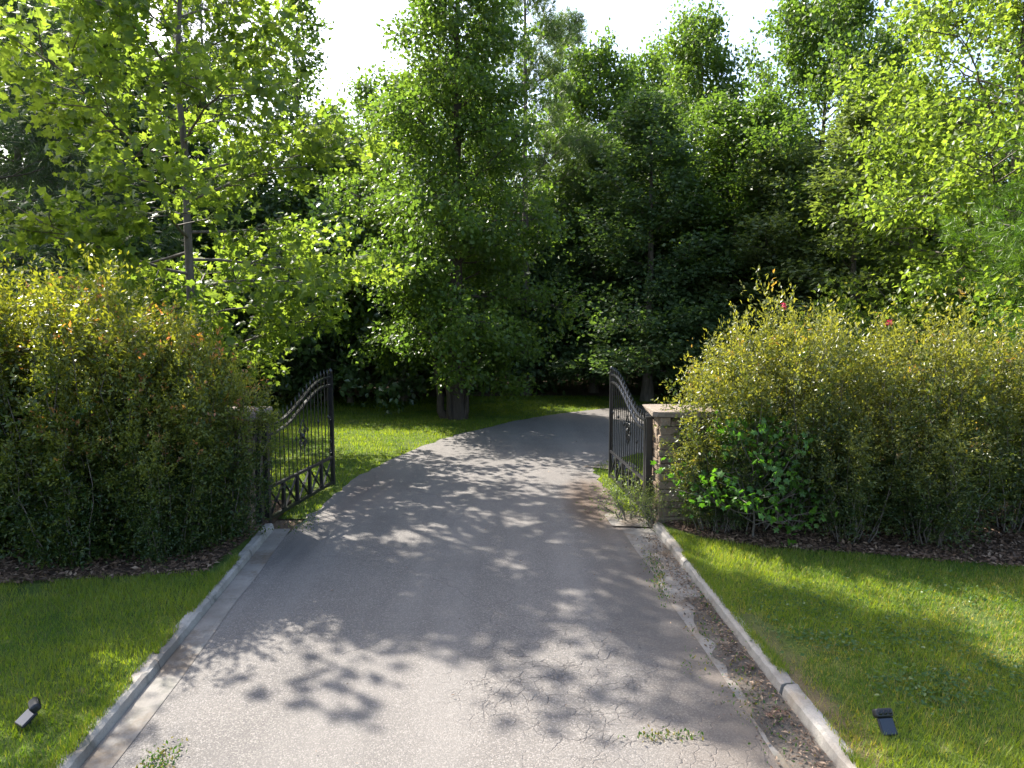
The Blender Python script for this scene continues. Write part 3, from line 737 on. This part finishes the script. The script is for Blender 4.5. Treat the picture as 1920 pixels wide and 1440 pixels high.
# kind, proto, picture column of the trunk at that distance, distance, height, spread, leaf, bark, label
WOOD = [
 ('pine_tree', 'low_pine', -60, 19, 15.5, 1.15, 'needle_dark', 'bark', 'dark pine with long drooping boughs filling the upper left corner'),
 ('pine_tree', 'low_pine', 150, 23, 9.5, .95, 'needle_dark', 'bark', 'dark pine low in the shade behind the left hedge'),
 ('wood_tree', 'broad', 60, 28, 15, 1.05, 'leaf_dark', 'bark', 'dark broadleaf tree behind the drooping pine'),
 ('wood_tree', 'oval', 215, 31, 15.2, 1.0, 'leaf_mid', 'bark', 'tall mid green tree seen through the left side of the bright tree'),
 ('pine_tree', 'pine', 400, 34, 19.5, .95, 'needle_dark', 'bark', 'tall dark pine topping out above the bright tree'),
 ('wood_tree', 'cone', 470, 27, 9.0, 1.0, 'leaf_dark', 'bark', 'dark tree in deep shade right of the bright tree trunk'),
 ('wood_tree', 'oval', 620, 29, 9.6, .95, 'leaf_mid', 'bark', 'shorter green tree below the wide sky gap'),
 ('wood_tree', 'slim', 695, 33, 13.0, 1.0, 'leaf_mid', 'bark', 'slender tree standing up into the wide sky gap'),
 ('wood_tree', 'slim', 572, 31, 16.2, 1.25, 'leaf_mid', 'bark', 'slender tree at the left side of the wide sky gap'),
 ('wood_tree', 'slim', 640, 36, 12.6, 1.2, 'leaf_dark', 'bark', 'dark slender tree low in the middle of the wide sky gap'),
 ('wood_tree', 'cone', 755, 25, 10.8, .85, 'leaf_bright', 'bark', 'sunlit yellow-green tree touching the lawn tree on its left'),
 ('pine_tree', 'pine', 985, 27, 17.5, .9, 'needle_light', 'bark_pale', 'pine with bare grey trunk and thin light needles right of the lawn tree'),
 ('pine_tree', 'pine', 1065, 35, 16.6, .9, 'needle_light', 'bark', 'light feathery pine at the tree line, second right of the lawn tree'),
 ('wood_tree', 'oval', 1120, 33, 14.2, 1.0, 'leaf_mid', 'bark', 'rounded light green tree at the tree line above the dark evergreen'),
 ('wood_tree', 'cone', 1115, 28, 9.8, .85, 'leaf_dark', 'bark', 'dense dark evergreen right behind the bend of the drive'),
 ('wood_tree', 'cone', 1215, 25, 10.2, 1.0, 'leaf_dark', 'bark', 'dark evergreen oak above the right gate leaf'),
 ('wood_tree', 'oval', 1215, 37, 15.4, .95, 'leaf_mid', 'bark', 'tall light tree with pointed top behind the dark oak'),
 ('wood_tree', 'oval', 1300, 29, 13.9, .85, 'leaf_mid', 'bark', 'tall dark oak with narrow top left of the notch of sky'),
 ('wood_tree', 'broad', 1375, 26, 9.6, .85, 'leaf_mid', 'bark', 'dark shaded tree under the notch of sky'),
 ('wood_tree', 'slim', 1420, 33, 12.0, 1.0, 'leaf_mid', 'bark', 'thin tree standing in the notch of sky'),
 ('wood_tree', 'broad', 1525, 30, 15.0, .92, 'leaf_mid', 'bark', 'big broad-topped tree between two gaps of sky on the right'),
 ('wood_tree', 'oval', 1630, 33, 13.4, .9, 'leaf_dark', 'bark', 'dark tree with sloping top behind the big broad-topped tree'),
 ('wood_tree', 'slim', 1595, 21, 8.6, 1.15, 'leaf_pale', 'bark_pale', 'pale slender tree with sparse greyish leaves behind the right hedge'),
 ('wood_tree', 'oval', 1490, 24, 8.0, .9, 'leaf_pale', 'bark', 'low greyish tree left of the pale slender tree'),
 ('wood_tree', 'cone', 1720, 25, 9.4, .95, 'leaf_bright', 'bark', 'sunlit light green tree filling the dip under the right sky gap'),
 ('wood_tree', 'broad', 1745, 34, 11.8, .9, 'leaf_mid', 'bark', 'green tree far back under the right sky gap'),
 ('wood_tree', 'broad', 2040, 24, 14, 1.0, 'leaf_mid', 'bark', 'leafy tree at the upper right edge behind the bright right tree'),
 ('wood_tree', 'broad', 300, 33, 13.5, .9, 'leaf_dark', 'bark', 'dark tree deep in shade between the trunk of the bright tree and the pines'),
 ('wood_tree', 'cone', 880, 32, 14.0, 1.0, 'leaf_dark', 'bark', 'dark tree directly behind the lawn tree'),
]
for i, (kind, key, px, Y, H, spr, leaf, bark, lab) in enumerate(WOOD):
    h0 = {'oval': 14, 'cone': 15, 'broad': 14, 'slim': 13, 'pine': 17, 'low_pine': 14}[key]
    tm, cm = protos[key]
    tree(kind, (px2x(px, Y), Y, -.03), lab, 'tree', tm, cm, M[bark], M[leaf], rz=i * 1.9, s=spr, sz=H / h0, group=GW)

# --- the bright tree on the right
g = grow(77, 13.5, .9, lambda t: 4.1 * (1 - t) ** .5 * (.8 + .4 * min(t * 3, 1)) + .4, 68, .17, ang=(-8, 58), lean=.4, droop=.06, sub=2.0, twl=.6)
tree('bright_tree', (11.8, 17.3, -.02), 'big bright green tree lit by the sun at the right edge', 'tree', g[0].mesh('trunk'),
     crown('crown', g, 'rhomb', 19, .15, .14, (.6, .24), up=.8, rnd=.8, droop=.3), M['bark'], M['leaf_bright'])

# --- slender tree that stands at the end of the left hedge and shades the left lawn
tm, cm = protos['oval']
tree('lawn_tree', (-9.5, 9.2, 0), 'slender tree beyond the left picture edge whose shade covers the left lawn', 'tree', tm, cm, M['bark'], M['leaf_mid'], rz=.7, s=.60, sz=.74)

# --- light green conifer whose boughs reach in from the right edge
def grow_cedar():
    g = grow(88, 7.5, .4, lambda t: 2.3 * (1 - t) ** .8 + .25, 46, .10, ang=(0, 35), sub=2.6, droop=.04, twl=.35, ntw=5)
    return g
g = grow_cedar()
tree('conifer', (9.95, 12.8, -.02), 'soft light green conifer reaching in from the right edge above the hedge', 'tree', g[0].mesh('trunk'),
     crown('crown', g, 'tuft', 6, .06, .20, (.5, .25), up=.3, rnd=1, droop=-.2), M['bark'], M['needle_cedar'])

# --- shrubs under the wood's edge
UNDER = [
 (40, 20.5, 1.1, 'leaf_dark', 'dark bush behind the far left of the left hedge'), (240, 20, 1.25, 'leaf_dark', 'dark bush behind the left hedge under the pine'),
 (530, 26.0, 1.5, 'leaf_dark', 'dark bush behind the left gate leaf'), (610, 25, 1.3, 'leaf_dark', 'dark bush at the lawn edge left of the lawn tree'),
 (655, 24.5, 1.55, 'leaf_glossy', 'glossy leaved bush with white glints left of the lawn tree'), (735, 27.5, 1.5, 'leaf_dark', 'dark bush touching the lawn tree at its left foot'),
 (560, 28, 1.7, 'leaf_glossy', 'tall glossy bush deep in shade above the left gate leaf'),
 (960, 28, 1.3, 'leaf_dark', 'dark bush right behind the lawn tree on its right'), (1010, 29.5, 1.6, 'leaf_dark', 'tall dark bush at the bend of the drive'),
 (1120, 29, 1.3, 'leaf_dark', 'dark bush at the drive end left of the right gate leaf'), (1210, 28, 1.4, 'leaf_dark', 'dark bush above the right stone pillar'),
 (1330, 28, 1.5, 'leaf_dark', 'dark bush behind the left end of the right hedge'), (1440, 27.5, 1.5, 'leaf_dark', 'dark bush behind the right hedge below the pale trees'),
 (1570, 26, 1.4, 'leaf_glossy', 'greyish glossy bush at the foot of the pale slender tree'), (1700, 25, 1.4, 'leaf_dark', 'dark bush in shade below the sunlit light green tree'),
 (1840, 23, 1.4, 'leaf_dark', 'dark bush at the foot of the bright right tree'), (380, 27, 1.5, 'leaf_dark', 'dark bush behind the trunk of the bright left tree'),
 (870, 30, 1.5, 'leaf_dark', 'dark bush far behind the trunk of the lawn tree'),
]
tm, cm = protos['bush']
for i, (px, Y, s, leaf, lab) in enumerate(UNDER):
    tree('woodland_bush', (px2x(px, Y), Y, -.03), lab, 'bush', tm, cm, M['bark'], M[leaf], rz=i * 1.3, s=s, group='bushes along the edge of the wood')

# --- the wood further back, one mass of foliage and trunks
rg = np.random.default_rng(5)
ctr = []
for Y in (36, 40, 44, 49, 55, 62):
    for X in np.arange(-Y * .95, Y * .95, 3.4):
        px = X / Y * 1346 + 960
        Hm = 9.0 + Y * .05
        if 540 < px < 760: Hm = 8.0
        elif 1340 < px < 1430 or 1680 < px < 1760: Hm = 8.6
        ctr.append((X + rg.uniform(-1, 1), Y + rg.uniform(-1.5, 1.5), Hm * rg.uniform(.82, 1.12)))
P = []; T = Tubes()
for (X, Y, Hh) in ctr:
    m = 620
    d = unit(rg.normal(0, 1, (m, 3))); r = rg.uniform(.55, 1.0, m)[:, None]
    q = d * r * np.array((2.3, 2.3, Hh * .5)) + np.array((X, Y, Hh * .5))
    q[:, :2] += rg.normal(0, .3, (m, 2)); P.append(q[q[:, 2] > .1])
    T.add([(X, Y, 0), (X + .2, Y, Hh * .5), (X, Y, Hh * .9)], [.2, .14, .04], 5)
P = np.concatenate(P); N = len(P)
wm = leaf_mesh('far_woods', 'rhomb', P, rg.normal(0, 1, (N, 3)), rg.normal(0, .7, (N, 3)) + np.array((0, 0, .8)), rg.uniform(.35, .7, N), rg.uniform(0, 1, N), np.zeros(N))
fw = link('far_woods', wm, M['leaf_dark']); tag(fw, 'deep shaded wood that closes the view behind the separate trees', 'woods', kind='stuff')
link('trunks', T.mesh('trunks'), M['bark'], fw)

# ------------------------------------------------------------------ hedges
def hedge_proto(seed, H, W, n_stem, lf=.05, per=10, flush=.0, airy=.0, n_branch=26, whip=.5):
    """many rising stems from one foot, each with side shoots all the way up"""
    rg = np.random.default_rng(seed); T = Tubes(); A = []; B = []; top = []
    for s in range(n_stem):
        az = s * 2.39996 + rg.normal(0, .2); rr_ = W * math.sqrt((s + .5) / n_stem) * rg.uniform(.8, 1.1)
        h = H * (1 - .20 * (rr_ / W) ** 2) * rg.uniform(.84, 1.06)
        foot = np.array((math.cos(az) * rr_ * .45, math.sin(az) * rr_ * .45, 0))
        tip = np.array((math.cos(az) * rr_, math.sin(az) * rr_, h))
        u = np.linspace(0, 1, 7)[:, None]
        P = foot * (1 - u) + tip * u; P[:, :2] += (tip - foot)[None, :2] * (np.sin(u * math.pi) * .22); P += rg.normal(0, .05, P.shape) * (u > 0)
        T.add(P, np.linspace(.016, .003, 7), 4)
        for b in range(n_branch):
            v = airy + (1 - airy) * rg.uniform(.02, 1.0)
            p = np.array([np.interp(v * 6, np.arange(7), P[:, q]) for q in range(3)])
            o = np.array((p[0], p[1], 0)) / (W + .1)
            e = rg.normal(0, .6, 3) + o * 1.0 + np.array((0, 0, .9 * v - .3)); e /= np.linalg.norm(e)
            L = rg.uniform(.22, .70) * (1.1 - .30 * v)
            A.append(p); B.append(p + e * L)
        for b in range(5):                                   # long shoots above the outline
            p = P[-1] + rg.normal(0, .10, 3); A.append(p - np.array((0, 0, .1))); B.append(p + np.array((rg.normal(0, .12), rg.normal(0, .12), rg.uniform(.10, whip))))
    A = np.array(A); B = np.array(B)
    pos, ax, nr_, sz, ti, idx = spray(rg, A, B, per, .028, lf, .8, .6, -.15, (.34, .24))
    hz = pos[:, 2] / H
    ti = ti + np.clip((hz - .60) * 1.1, -.30, .38)             # tint by height: yellower fresh growth, with sunlit top and shaded foot painted in
    tipness = np.sum((pos - A[idx]) * unit(B - A)[idx], 1) / (np.linalg.norm(B - A, axis=1)[idx] + 1e-6)
    shoot = (np.random.default_rng(seed + 1).uniform(0, 1, len(A)) < flush)[idx]
    fl = np.where(shoot & (hz > .72), np.clip(tipness - .35, 0, .8) * 1.3, 0) * rg.uniform(.4, 1.1, len(pos))
    return T.mesh('stems'), leaf_mesh('foliage', 'slim', pos, ax, nr_, sz, ti, fl)

def shrub(kind, loc, label, pr, leaf, rz, s, sz, group, cat='shrub'):
    root = empty(kind, loc, rz); root.scale = (s, s, sz); tag(root, label, cat, group)
    link('stems', pr[0], M['bark_pale'], root)
    c = bpy.data.objects.new('foliage', pr[1]); COL.objects.link(c); c.parent = root
    if not pr[1].materials: pr[1].materials.append(leaf)
    c.material_slots[0].link = 'OBJECT'; c.material_slots[0].material = leaf
    return root

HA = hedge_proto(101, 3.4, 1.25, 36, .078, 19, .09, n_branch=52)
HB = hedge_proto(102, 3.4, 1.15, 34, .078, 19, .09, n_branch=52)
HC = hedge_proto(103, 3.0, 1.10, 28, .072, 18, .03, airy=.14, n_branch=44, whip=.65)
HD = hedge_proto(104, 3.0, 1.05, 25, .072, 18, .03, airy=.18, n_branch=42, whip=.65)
GLH = 'shrubs of the tall left hedge'; GRH = 'shrubs of the right hedge'
for (x, y, pr, s, sz, rz, lab) in [
    (-8.3, 9.15, HA, 1.1, 1.0, .4, 'hedge shrub cut by the left picture edge, leaf tips red'),
    (-6.75, 8.95, HB, 1.0, 1.0, 2.1, 'tallest red-tipped hedge shrub left of the dip in the left hedge'),
    (-5.35, 8.95, HA, .95, .92, 3.3, 'red-tipped hedge shrub in the middle of the left hedge, right of the dip'),
    (-4.50, 9.05, HB, .80, .80, 4.4, 'lower rounded hedge shrub at the gate end of the left hedge'),
    (-3.92, 9.12, HA, .62, .66, 1.2, 'short shaded hedge shrub pressed against the left stone pillar'),
    (-6.0, 10.1, HB, 1.0, .90, 5.0, 'hedge shrub in the back row of the left hedge'),
    (-5.2, 8.45, HB, .62, .55, 2.7, 'dark low hedge shrub at the front foot of the left hedge'),
    (-6.9, 8.35, HA, .70, .60, .9, 'low shaded hedge shrub at the left front of the left hedge'),
    (-4.25, 8.55, HA, .52, .50, 5.9, 'small shaded hedge shrub closest to the left kerb'),
]:
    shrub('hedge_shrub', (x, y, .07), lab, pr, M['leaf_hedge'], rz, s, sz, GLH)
for (x, y, pr, s, sz, rz, lab) in [
    (3.12, 9.75, HC, .78, .80, .3, 'arching yellow-green hedge shrub spreading over the right stone pillar'),
    (3.75, 9.75, HD, .85, .98, 1.9, 'tallest hedge shrub of the right hedge with a red flower at its top'),
    (4.80, 9.8, HC, .80, .84, 3.1, 'yellow-green hedge shrub right of the tallest one in the right hedge'),
    (5.72, 9.75, HD, .86, .95, 4.0, 'hedge shrub in front of the half hidden stone pillar'),
    (6.85, 9.7, HC, .84, .80, 5.1, 'airy hedge shrub in front of the iron fence'),
    (7.95, 9.6, HD, 1.0, .96, .8, 'hedge shrub at the right picture edge in front of the iron fence'),
    (9.1, 9.5, HC, 1.05, 1.0, 2.2, 'last hedge shrub of the right hedge beyond the picture edge'),
    (4.4, 9.15, HD, .62, .50, 3.7, 'low dark shrub at the foot of the right hedge right of the bright sapling'),
    (5.4, 9.05, HC, .66, .52, 2.9, 'low dark shrub at the middle foot of the right hedge'),
    (2.75, 9.55, HD, .50, .46, 4.9, 'small leafy shrub hiding the foot of the right stone pillar'),
]:
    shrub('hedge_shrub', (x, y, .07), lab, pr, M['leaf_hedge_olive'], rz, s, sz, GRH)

# bright sapling in front of the right hedge, small plants at the gate foot
g = grow(120, 1.15, .18, lambda t: .72 * (1 - t) ** .5 + .15, 26, .016, ang=(10, 60), sub=4, twl=.2, ntw=3)
tree('sapling', (3.15, 9.15, .07), 'bright green broad-leaved sapling in front of the right hedge', 'sapling', g[0].mesh('trunk'),
     crown('crown', g, 'lobed', 3, .05, .085, (.55, .22), up=.9, rnd=.6, droop=.3), M['bark'], M['leaf_sapling'])
SP = hedge_proto(131, .75, .5, 12, .05, 9, 0, n_branch=12)
shrub('gate_shrub', (1.72, 10.35, .0), 'small greyish leafy shrub growing through the foot of the right gate leaf', SP, M['leaf_pale'], .3, .80, .62, None)
shrub('gate_shrub', (2.02, 9.95, .0), 'small leafy shrub at the corner of the right stone pillar', SP, M['leaf_pale'], 2.3, .5, .6, None)

# red flower heads on the right hedge
for (x, y, z, lab) in [(3.62, 9.6, 3.1, 'small crimson flower head on top of the tallest right hedge shrub'), (5.0, 9.55, 2.88, 'small crimson flower head between two right hedge shrubs')]:
    rg = np.random.default_rng(int(x * 100)); N = 60
    q = rg.normal(0, .018, (N, 3)) + np.array((0, 0, .02))
    me = leaf_mesh('flower_head', 'rhomb', q, rg.normal(0, 1, (N, 3)), rg.normal(0, 1, (N, 3)), rg.uniform(.014, .026, N), rg.uniform(0, 1, N), np.ones(N))
    if 'petal' not in M: M['petal'] = leaf_mat('petal', (.4, .02, .08), (.5, .04, .12), flush=(.50, .03, .10), trans=.4, tcol=(1.2, .8, .8))
    tag(link('flower_head', me, M['petal']), lab, 'flower').location = (x, y, z)

# ------------------------------------------------------------------ grass, litter, weeds
def inside(poly, x, y):
    poly = np.asarray(poly); c = np.zeros(len(x), bool); j = len(poly) - 1
    for i in range(len(poly)):
        xi, yi = poly[i]; xj, yj = poly[j]
        c ^= ((yi > y) != (yj > y)) & (x < (xj - xi) * (y - yi) / (yj - yi + 1e-12) + xi); j = i
    return c

def vnoise(x, y, sc, seed):
    r_ = np.random.default_rng(seed); G = r_.uniform(0, 1, (64, 64))
    u = (x * sc) % 64; v = (y * sc) % 64; i = u.astype(int); j = v.astype(int); fu = u - i; fv = v - j
    fu = fu * fu * (3 - 2 * fu); fv = fv * fv * (3 - 2 * fv); i2 = (i + 1) % 64; j2 = (j + 1) % 64
    return (G[i, j] * (1 - fu) + G[i2, j] * fu) * (1 - fv) + (G[i, j2] * (1 - fu) + G[i2, j2] * fu) * fv

def blades(name, x, y, z, h, w, rg, tint, flush, mat, label):
    N = len(x); az = rg.uniform(0, 2 * math.pi, N)
    d = np.c_[np.cos(az), np.sin(az)]; s = np.c_[-d[:, 1], d[:, 0]]
    ln = rg.uniform(.2, .9, N) * h
    b = np.c_[x, y, np.full(N, z)]
    V = np.empty((N, 3, 3)); V[:, 0] = b; V[:, 1] = b; V[:, 2] = b
    V[:, 0, :2] += s * (w / 2)[:, None]; V[:, 1, :2] -= s * (w / 2)[:, None]
    V[:, 2, :2] += d * ln[:, None]; V[:, 2, 2] += h
    F = np.arange(N * 3).reshape(-1, 3)
    me = mesh_np(name, V.reshape(-1, 3), F, {'tint': np.repeat(np.clip(tint, 0, 1), 3), 'flush': np.repeat(np.clip(flush, 0, 1), 3)})
    o = link(name, me, mat); tag(o, label, 'grass', kind='stuff'); return o

def turf_blades(name, poly, n, z, h, w, seed, label, dry=1.0, excl=None):
    rg = np.random.default_rng(seed); p = np.array(poly); lo, hi = p.min(0), p.max(0)
    x = rg.uniform(lo[0], hi[0], n); y = rg.uniform(lo[1], hi[1], n)
    k = inside(poly, x, y)
    if excl is not None: k &= ~inside(excl, x, y)
    x, y = x[k], y[k]
    nz = vnoise(x, y, 1.1, seed) * .6 + vnoise(x, y, 4.3, seed + 1) * .4
    bare = vnoise(x, y, .9, seed + 2) * .65 + vnoise(x, y, 3.3, seed + 3) * .35
    bare = bare + np.where((x > 1.5) & (y < 6.8), np.clip(.34 - (x - krx(y)) * .75, 0, .3), 0) * dry
    keep = rg.uniform(0, 1, len(x)) > np.clip((bare - .66) * 5, 0, .92)
    x, y, nz, bare = x[keep], y[keep], nz[keep], bare[keep]; N = len(x)
    fl = np.where(rg.uniform(0, 1, N) < .10 + np.clip((bare - .5) * 1.6, 0, .6) * dry, rg.uniform(.4, 1, N), 0) * dry
    return blades(name, x, y, z, h * rg.uniform(.5, 1.3, N) * (.7 + .6 * nz), w * rg.uniform(.7, 1.3, N), rg, nz + rg.normal(0, .2, N) , fl, M['grass'], label)

nr_poly = [(krx(1.5) + .035, 1.5), (krx(9.6) + .035, 9.6), (2.5, 9.15), (3.2, 8.75), (4.1, 8.6), (5.0, 8.35), (6.1, 8.05), (8, 7.8), (9.5, 7.6), (9.5, 1.5)]
turf_blades('grass', nr_poly, 300000, .07, .055, .0075, 31, 'short sunny grass on the front lawn right of the drive', 1.0)
nl_poly = [(klx(1.5) - .035, 1.5), (klx(7.9) - .035, 7.9), (klx(7.9) - .35, 7.95), (-5, 7.7), (-6, 7.5), (-8, 7.7), (-9, 7.7), (-9, 1.5)]
turf_blades('grass', nl_poly, 170000, .07, .055, .0075, 32, 'short shaded grass on the front lawn left of the drive', .5)
road_poly = [tuple(p) for p in L_edge] + [tuple(p) for p in R_edge[::-1]]
turf_blades('grass', [(-12, 10.4), (-3.4, 10.4), (2.2, 10.4), (14, 10.4), (14, 27), (-12, 26)], 330000, -.01, .06, .014, 33, 'mown grass beyond the gate on both sides of the drive', .3, excl=road_poly)

for sd, fx, lab in ((51, krx, 'longer grass hanging over the right kerb'), (52, klx, 'longer grass hanging over the left kerb')):
    sg = 1 if fx is krx else -1
    rg = np.random.default_rng(sd); n_ = 9000; y = rg.uniform(2.2, 8.6, n_); x = fx(y) + sg * np.abs(rg.normal(.045, .03, n_))
    k = vnoise(x, y, 2.1, sd) > .38; x, y = x[k], y[k]; n_ = len(x)
    blades('grass', x, y, .07, rg.uniform(.035, .085, n_), np.full(n_, .007), rg, rg.uniform(.1, .8, n_), (rg.uniform(0, 1, n_) < .15) * .7, M['grass'], lab)

# leaf and straw litter in the beds
rg = np.random.default_rng(44); N = 26000
x = np.r_[rg.uniform(2.2, 10, N), rg.uniform(-9, -3.3, N // 2)]; y = np.r_[rg.uniform(7.7, 10.2, N), rg.uniform(7.4, 9.6, N // 2)]
mb_r = [(2.16, 9.85), (2.5, 9.2), (3.2, 8.75), (4.1, 8.6), (5.0, 8.3), (6.1, 8.0), (8, 7.75), (16, 7.5), (16, 11.3), (2.16, 11.3)]
mb_l = [(klx(7.9) - .25, 7.9), (klx(9.6) - .1, 9.0), (klx(9.6) - .1, 11.1), (-16, 11.4), (-16, 7.5), (-8, 7.65), (-6, 7.45), (-5, 7.65)]
k = inside(mb_r, x, y) | inside(mb_l, x, y); x, y = x[k], y[k]; N = len(x)
me = leaf_mesh('leaf_litter', 'slim', np.c_[x, y, rg.uniform(.096, .12, N)], rg.normal(0, 1, (N, 3)) * np.array((1, 1, .25)), rg.normal(0, .35, (N, 3)) + np.array((0, 0, 1)),
               rg.uniform(.03, .09, N), rg.uniform(0, 1, N), (rg.uniform(0, 1, N) < .12) * .8)
tag(link('leaf_litter', me, M['straw']), 'brown leaf and pine straw litter in the beds under both hedges', 'leaf litter', kind='stuff')

# litter and small stones along the right gutter and scattered on the drive
rg = np.random.default_rng(45); N = 2600
y = rg.uniform(3.2, 9.5, N); x = krx(y) - .08 - np.abs(rg.normal(0, .16, N))
x2 = rg.uniform(-2.6, 1.8, 130); y2 = rg.uniform(4, 18, 130)
x = np.r_[x, x2]; y = np.r_[y, y2]; N = len(x)
me = leaf_mesh('fallen_leaves', 'slim', np.c_[x, y, rg.uniform(.018, .03, N)], rg.normal(0, 1, (N, 3)) * np.array((1, 1, .2)), rg.normal(0, .4, (N, 3)) + np.array((0, 0, 1)), rg.uniform(.015, .045, N), rg.uniform(0, 1, N) * .6, (rg.uniform(0, 1, N) < .2) * .8)
tag(link('fallen_leaves', me, M['straw']), 'dry brown leaf scraps along the right gutter and on the drive', 'leaf litter', kind='stuff')

# weeds in the gutter joints and at the kerb foot
rg = np.random.default_rng(46); P = []
for (cx, cy, sx, sy, n) in [(1.70, 8.3, .05, .35, 240), (1.62, 7.6, .05, .25, 130), (1.86, 6.5, .1, .2, 90), (1.95, 5.6, .09, .25, 90), (1.1, 4.85, .13, .04, 150), (1.9, 4.9, .1, .2, 90), (-2.38, 4.55, .07, .12, 260),
                            (1.78, 5.3, .1, .15, 60), (-3.0, 10.1, .10, .25, 240), (1.6, 5.9, .1, .12, 40), (2.02, 7.2, .05, .5, 90)]:
    P.append(np.c_[rg.normal(cx, sx, n), rg.normal(cy, sy, n), np.full(n, .014)])
P = np.concatenate(P); N = len(P)
ax = rg.normal(0, .6, (N, 3)); ax[:, 2] = np.abs(ax[:, 2]) + .35
me = leaf_mesh('weeds', 'slim', P, ax, rg.normal(0, .8, (N, 3)) + np.array((0, 0, .5)), rg.uniform(.014, .042, N), rg.uniform(0, 1, N), (rg.uniform(0, 1, N) < .35) * .8)
tag(link('weeds', me, M['weed']), 'low green weeds sprouting from the gutters and the drive edge', 'weeds', kind='stuff')

# clover patches on the right lawn
rg = np.random.default_rng(47); P = []
for (cx, cy, s, n) in [(4.3, 5.6, .35, 500), (3.6, 6.3, .3, 420), (3.0, 7.0, .35, 380), (3.25, 5.35, .25, 420), (4.9, 5.1, .15, 160), (2.75, 6.2, .25, 260), (5.4, 5.5, .2, 160), (4.6, 7.2, .5, 300)]:
    P.append(np.c_[rg.normal(cx, s, n), rg.normal(cy, s * .7, n), rg.uniform(.09, .135, n)])
P = np.concatenate(P); N = len(P)
me = leaf_mesh('clover', 'rhomb', P, rg.normal(0, 1, (N, 3)) * np.array((1, 1, .2)), rg.normal(0, .3, (N, 3)) + np.array((0, 0, 1)), rg.uniform(.025, .05, N), rg.uniform(0, .7, N), np.zeros(N))
tag(link('clover', me, M['weed']), 'darker clover patches in the sunny right lawn', 'clover', kind='stuff')

# ------------------------------------------------------------------ two small solar spotlights
def spotlight(loc, rz, tilt, head_rz, label, size=.62):
    root = empty('solar_spotlight', loc, rz); root.scale = (size,) * 3; tag(root, label, 'garden light', 'solar spotlights on the front lawns')
    b = Boxes(); b.box((-.080, -.014, -.080), (.080, .014, .080)); hb = link('panel_frame', bevel_mesh(b.mesh('panel_frame'), .007), M['plastic'], root)
    hb.location = (0, 0, .075); hb.rotation_euler = (tilt, 0, 0)
    b = Boxes(); b.box((-.068, -.017, -.069), (.068, -.0145, .069)); link('solar_panel', b.mesh('solar_panel'), M['solar'], hb)
    b = Boxes(); b.box((-.092, -.045, -.042), (.092, .045, .042)); hd = link('lamp_head', bevel_mesh(b.mesh('lamp_head'), .026, 3), M['plastic'], root)
    hd.location = (0, .080, .168); hd.rotation_euler = (-.6, 0, head_rz)
    for dx in (-.050, 0, .050):
        tb = Tubes(); tb.add([(dx, -.0462, 0), (dx, -.0485, 0), (dx, -.0485, 0)], [.021, .021, .0005], 12); link('lens', tb.mesh('lens'), M['hole'], hd)
    tb = Tubes(); tb.add([(0, .03, .10), (0, .03, -.06)], [.016, .010], 8); link('stake', tb.mesh('stake'), M['plastic'], root)
    return root
spotlight((2.62, 4.76, .085), .12, R(-38), 0, 'black solar spotlight with three dark lamp holes in the grass right of the drive', .72)
spotlight((-3.46, 4.86, .085), -.55, R(-58), R(160), 'solar spotlight with pale reflecting panel at the left lawn edge', .75)
print('TRIS', sum(len(m.polygons) for m in bpy.data.meshes))
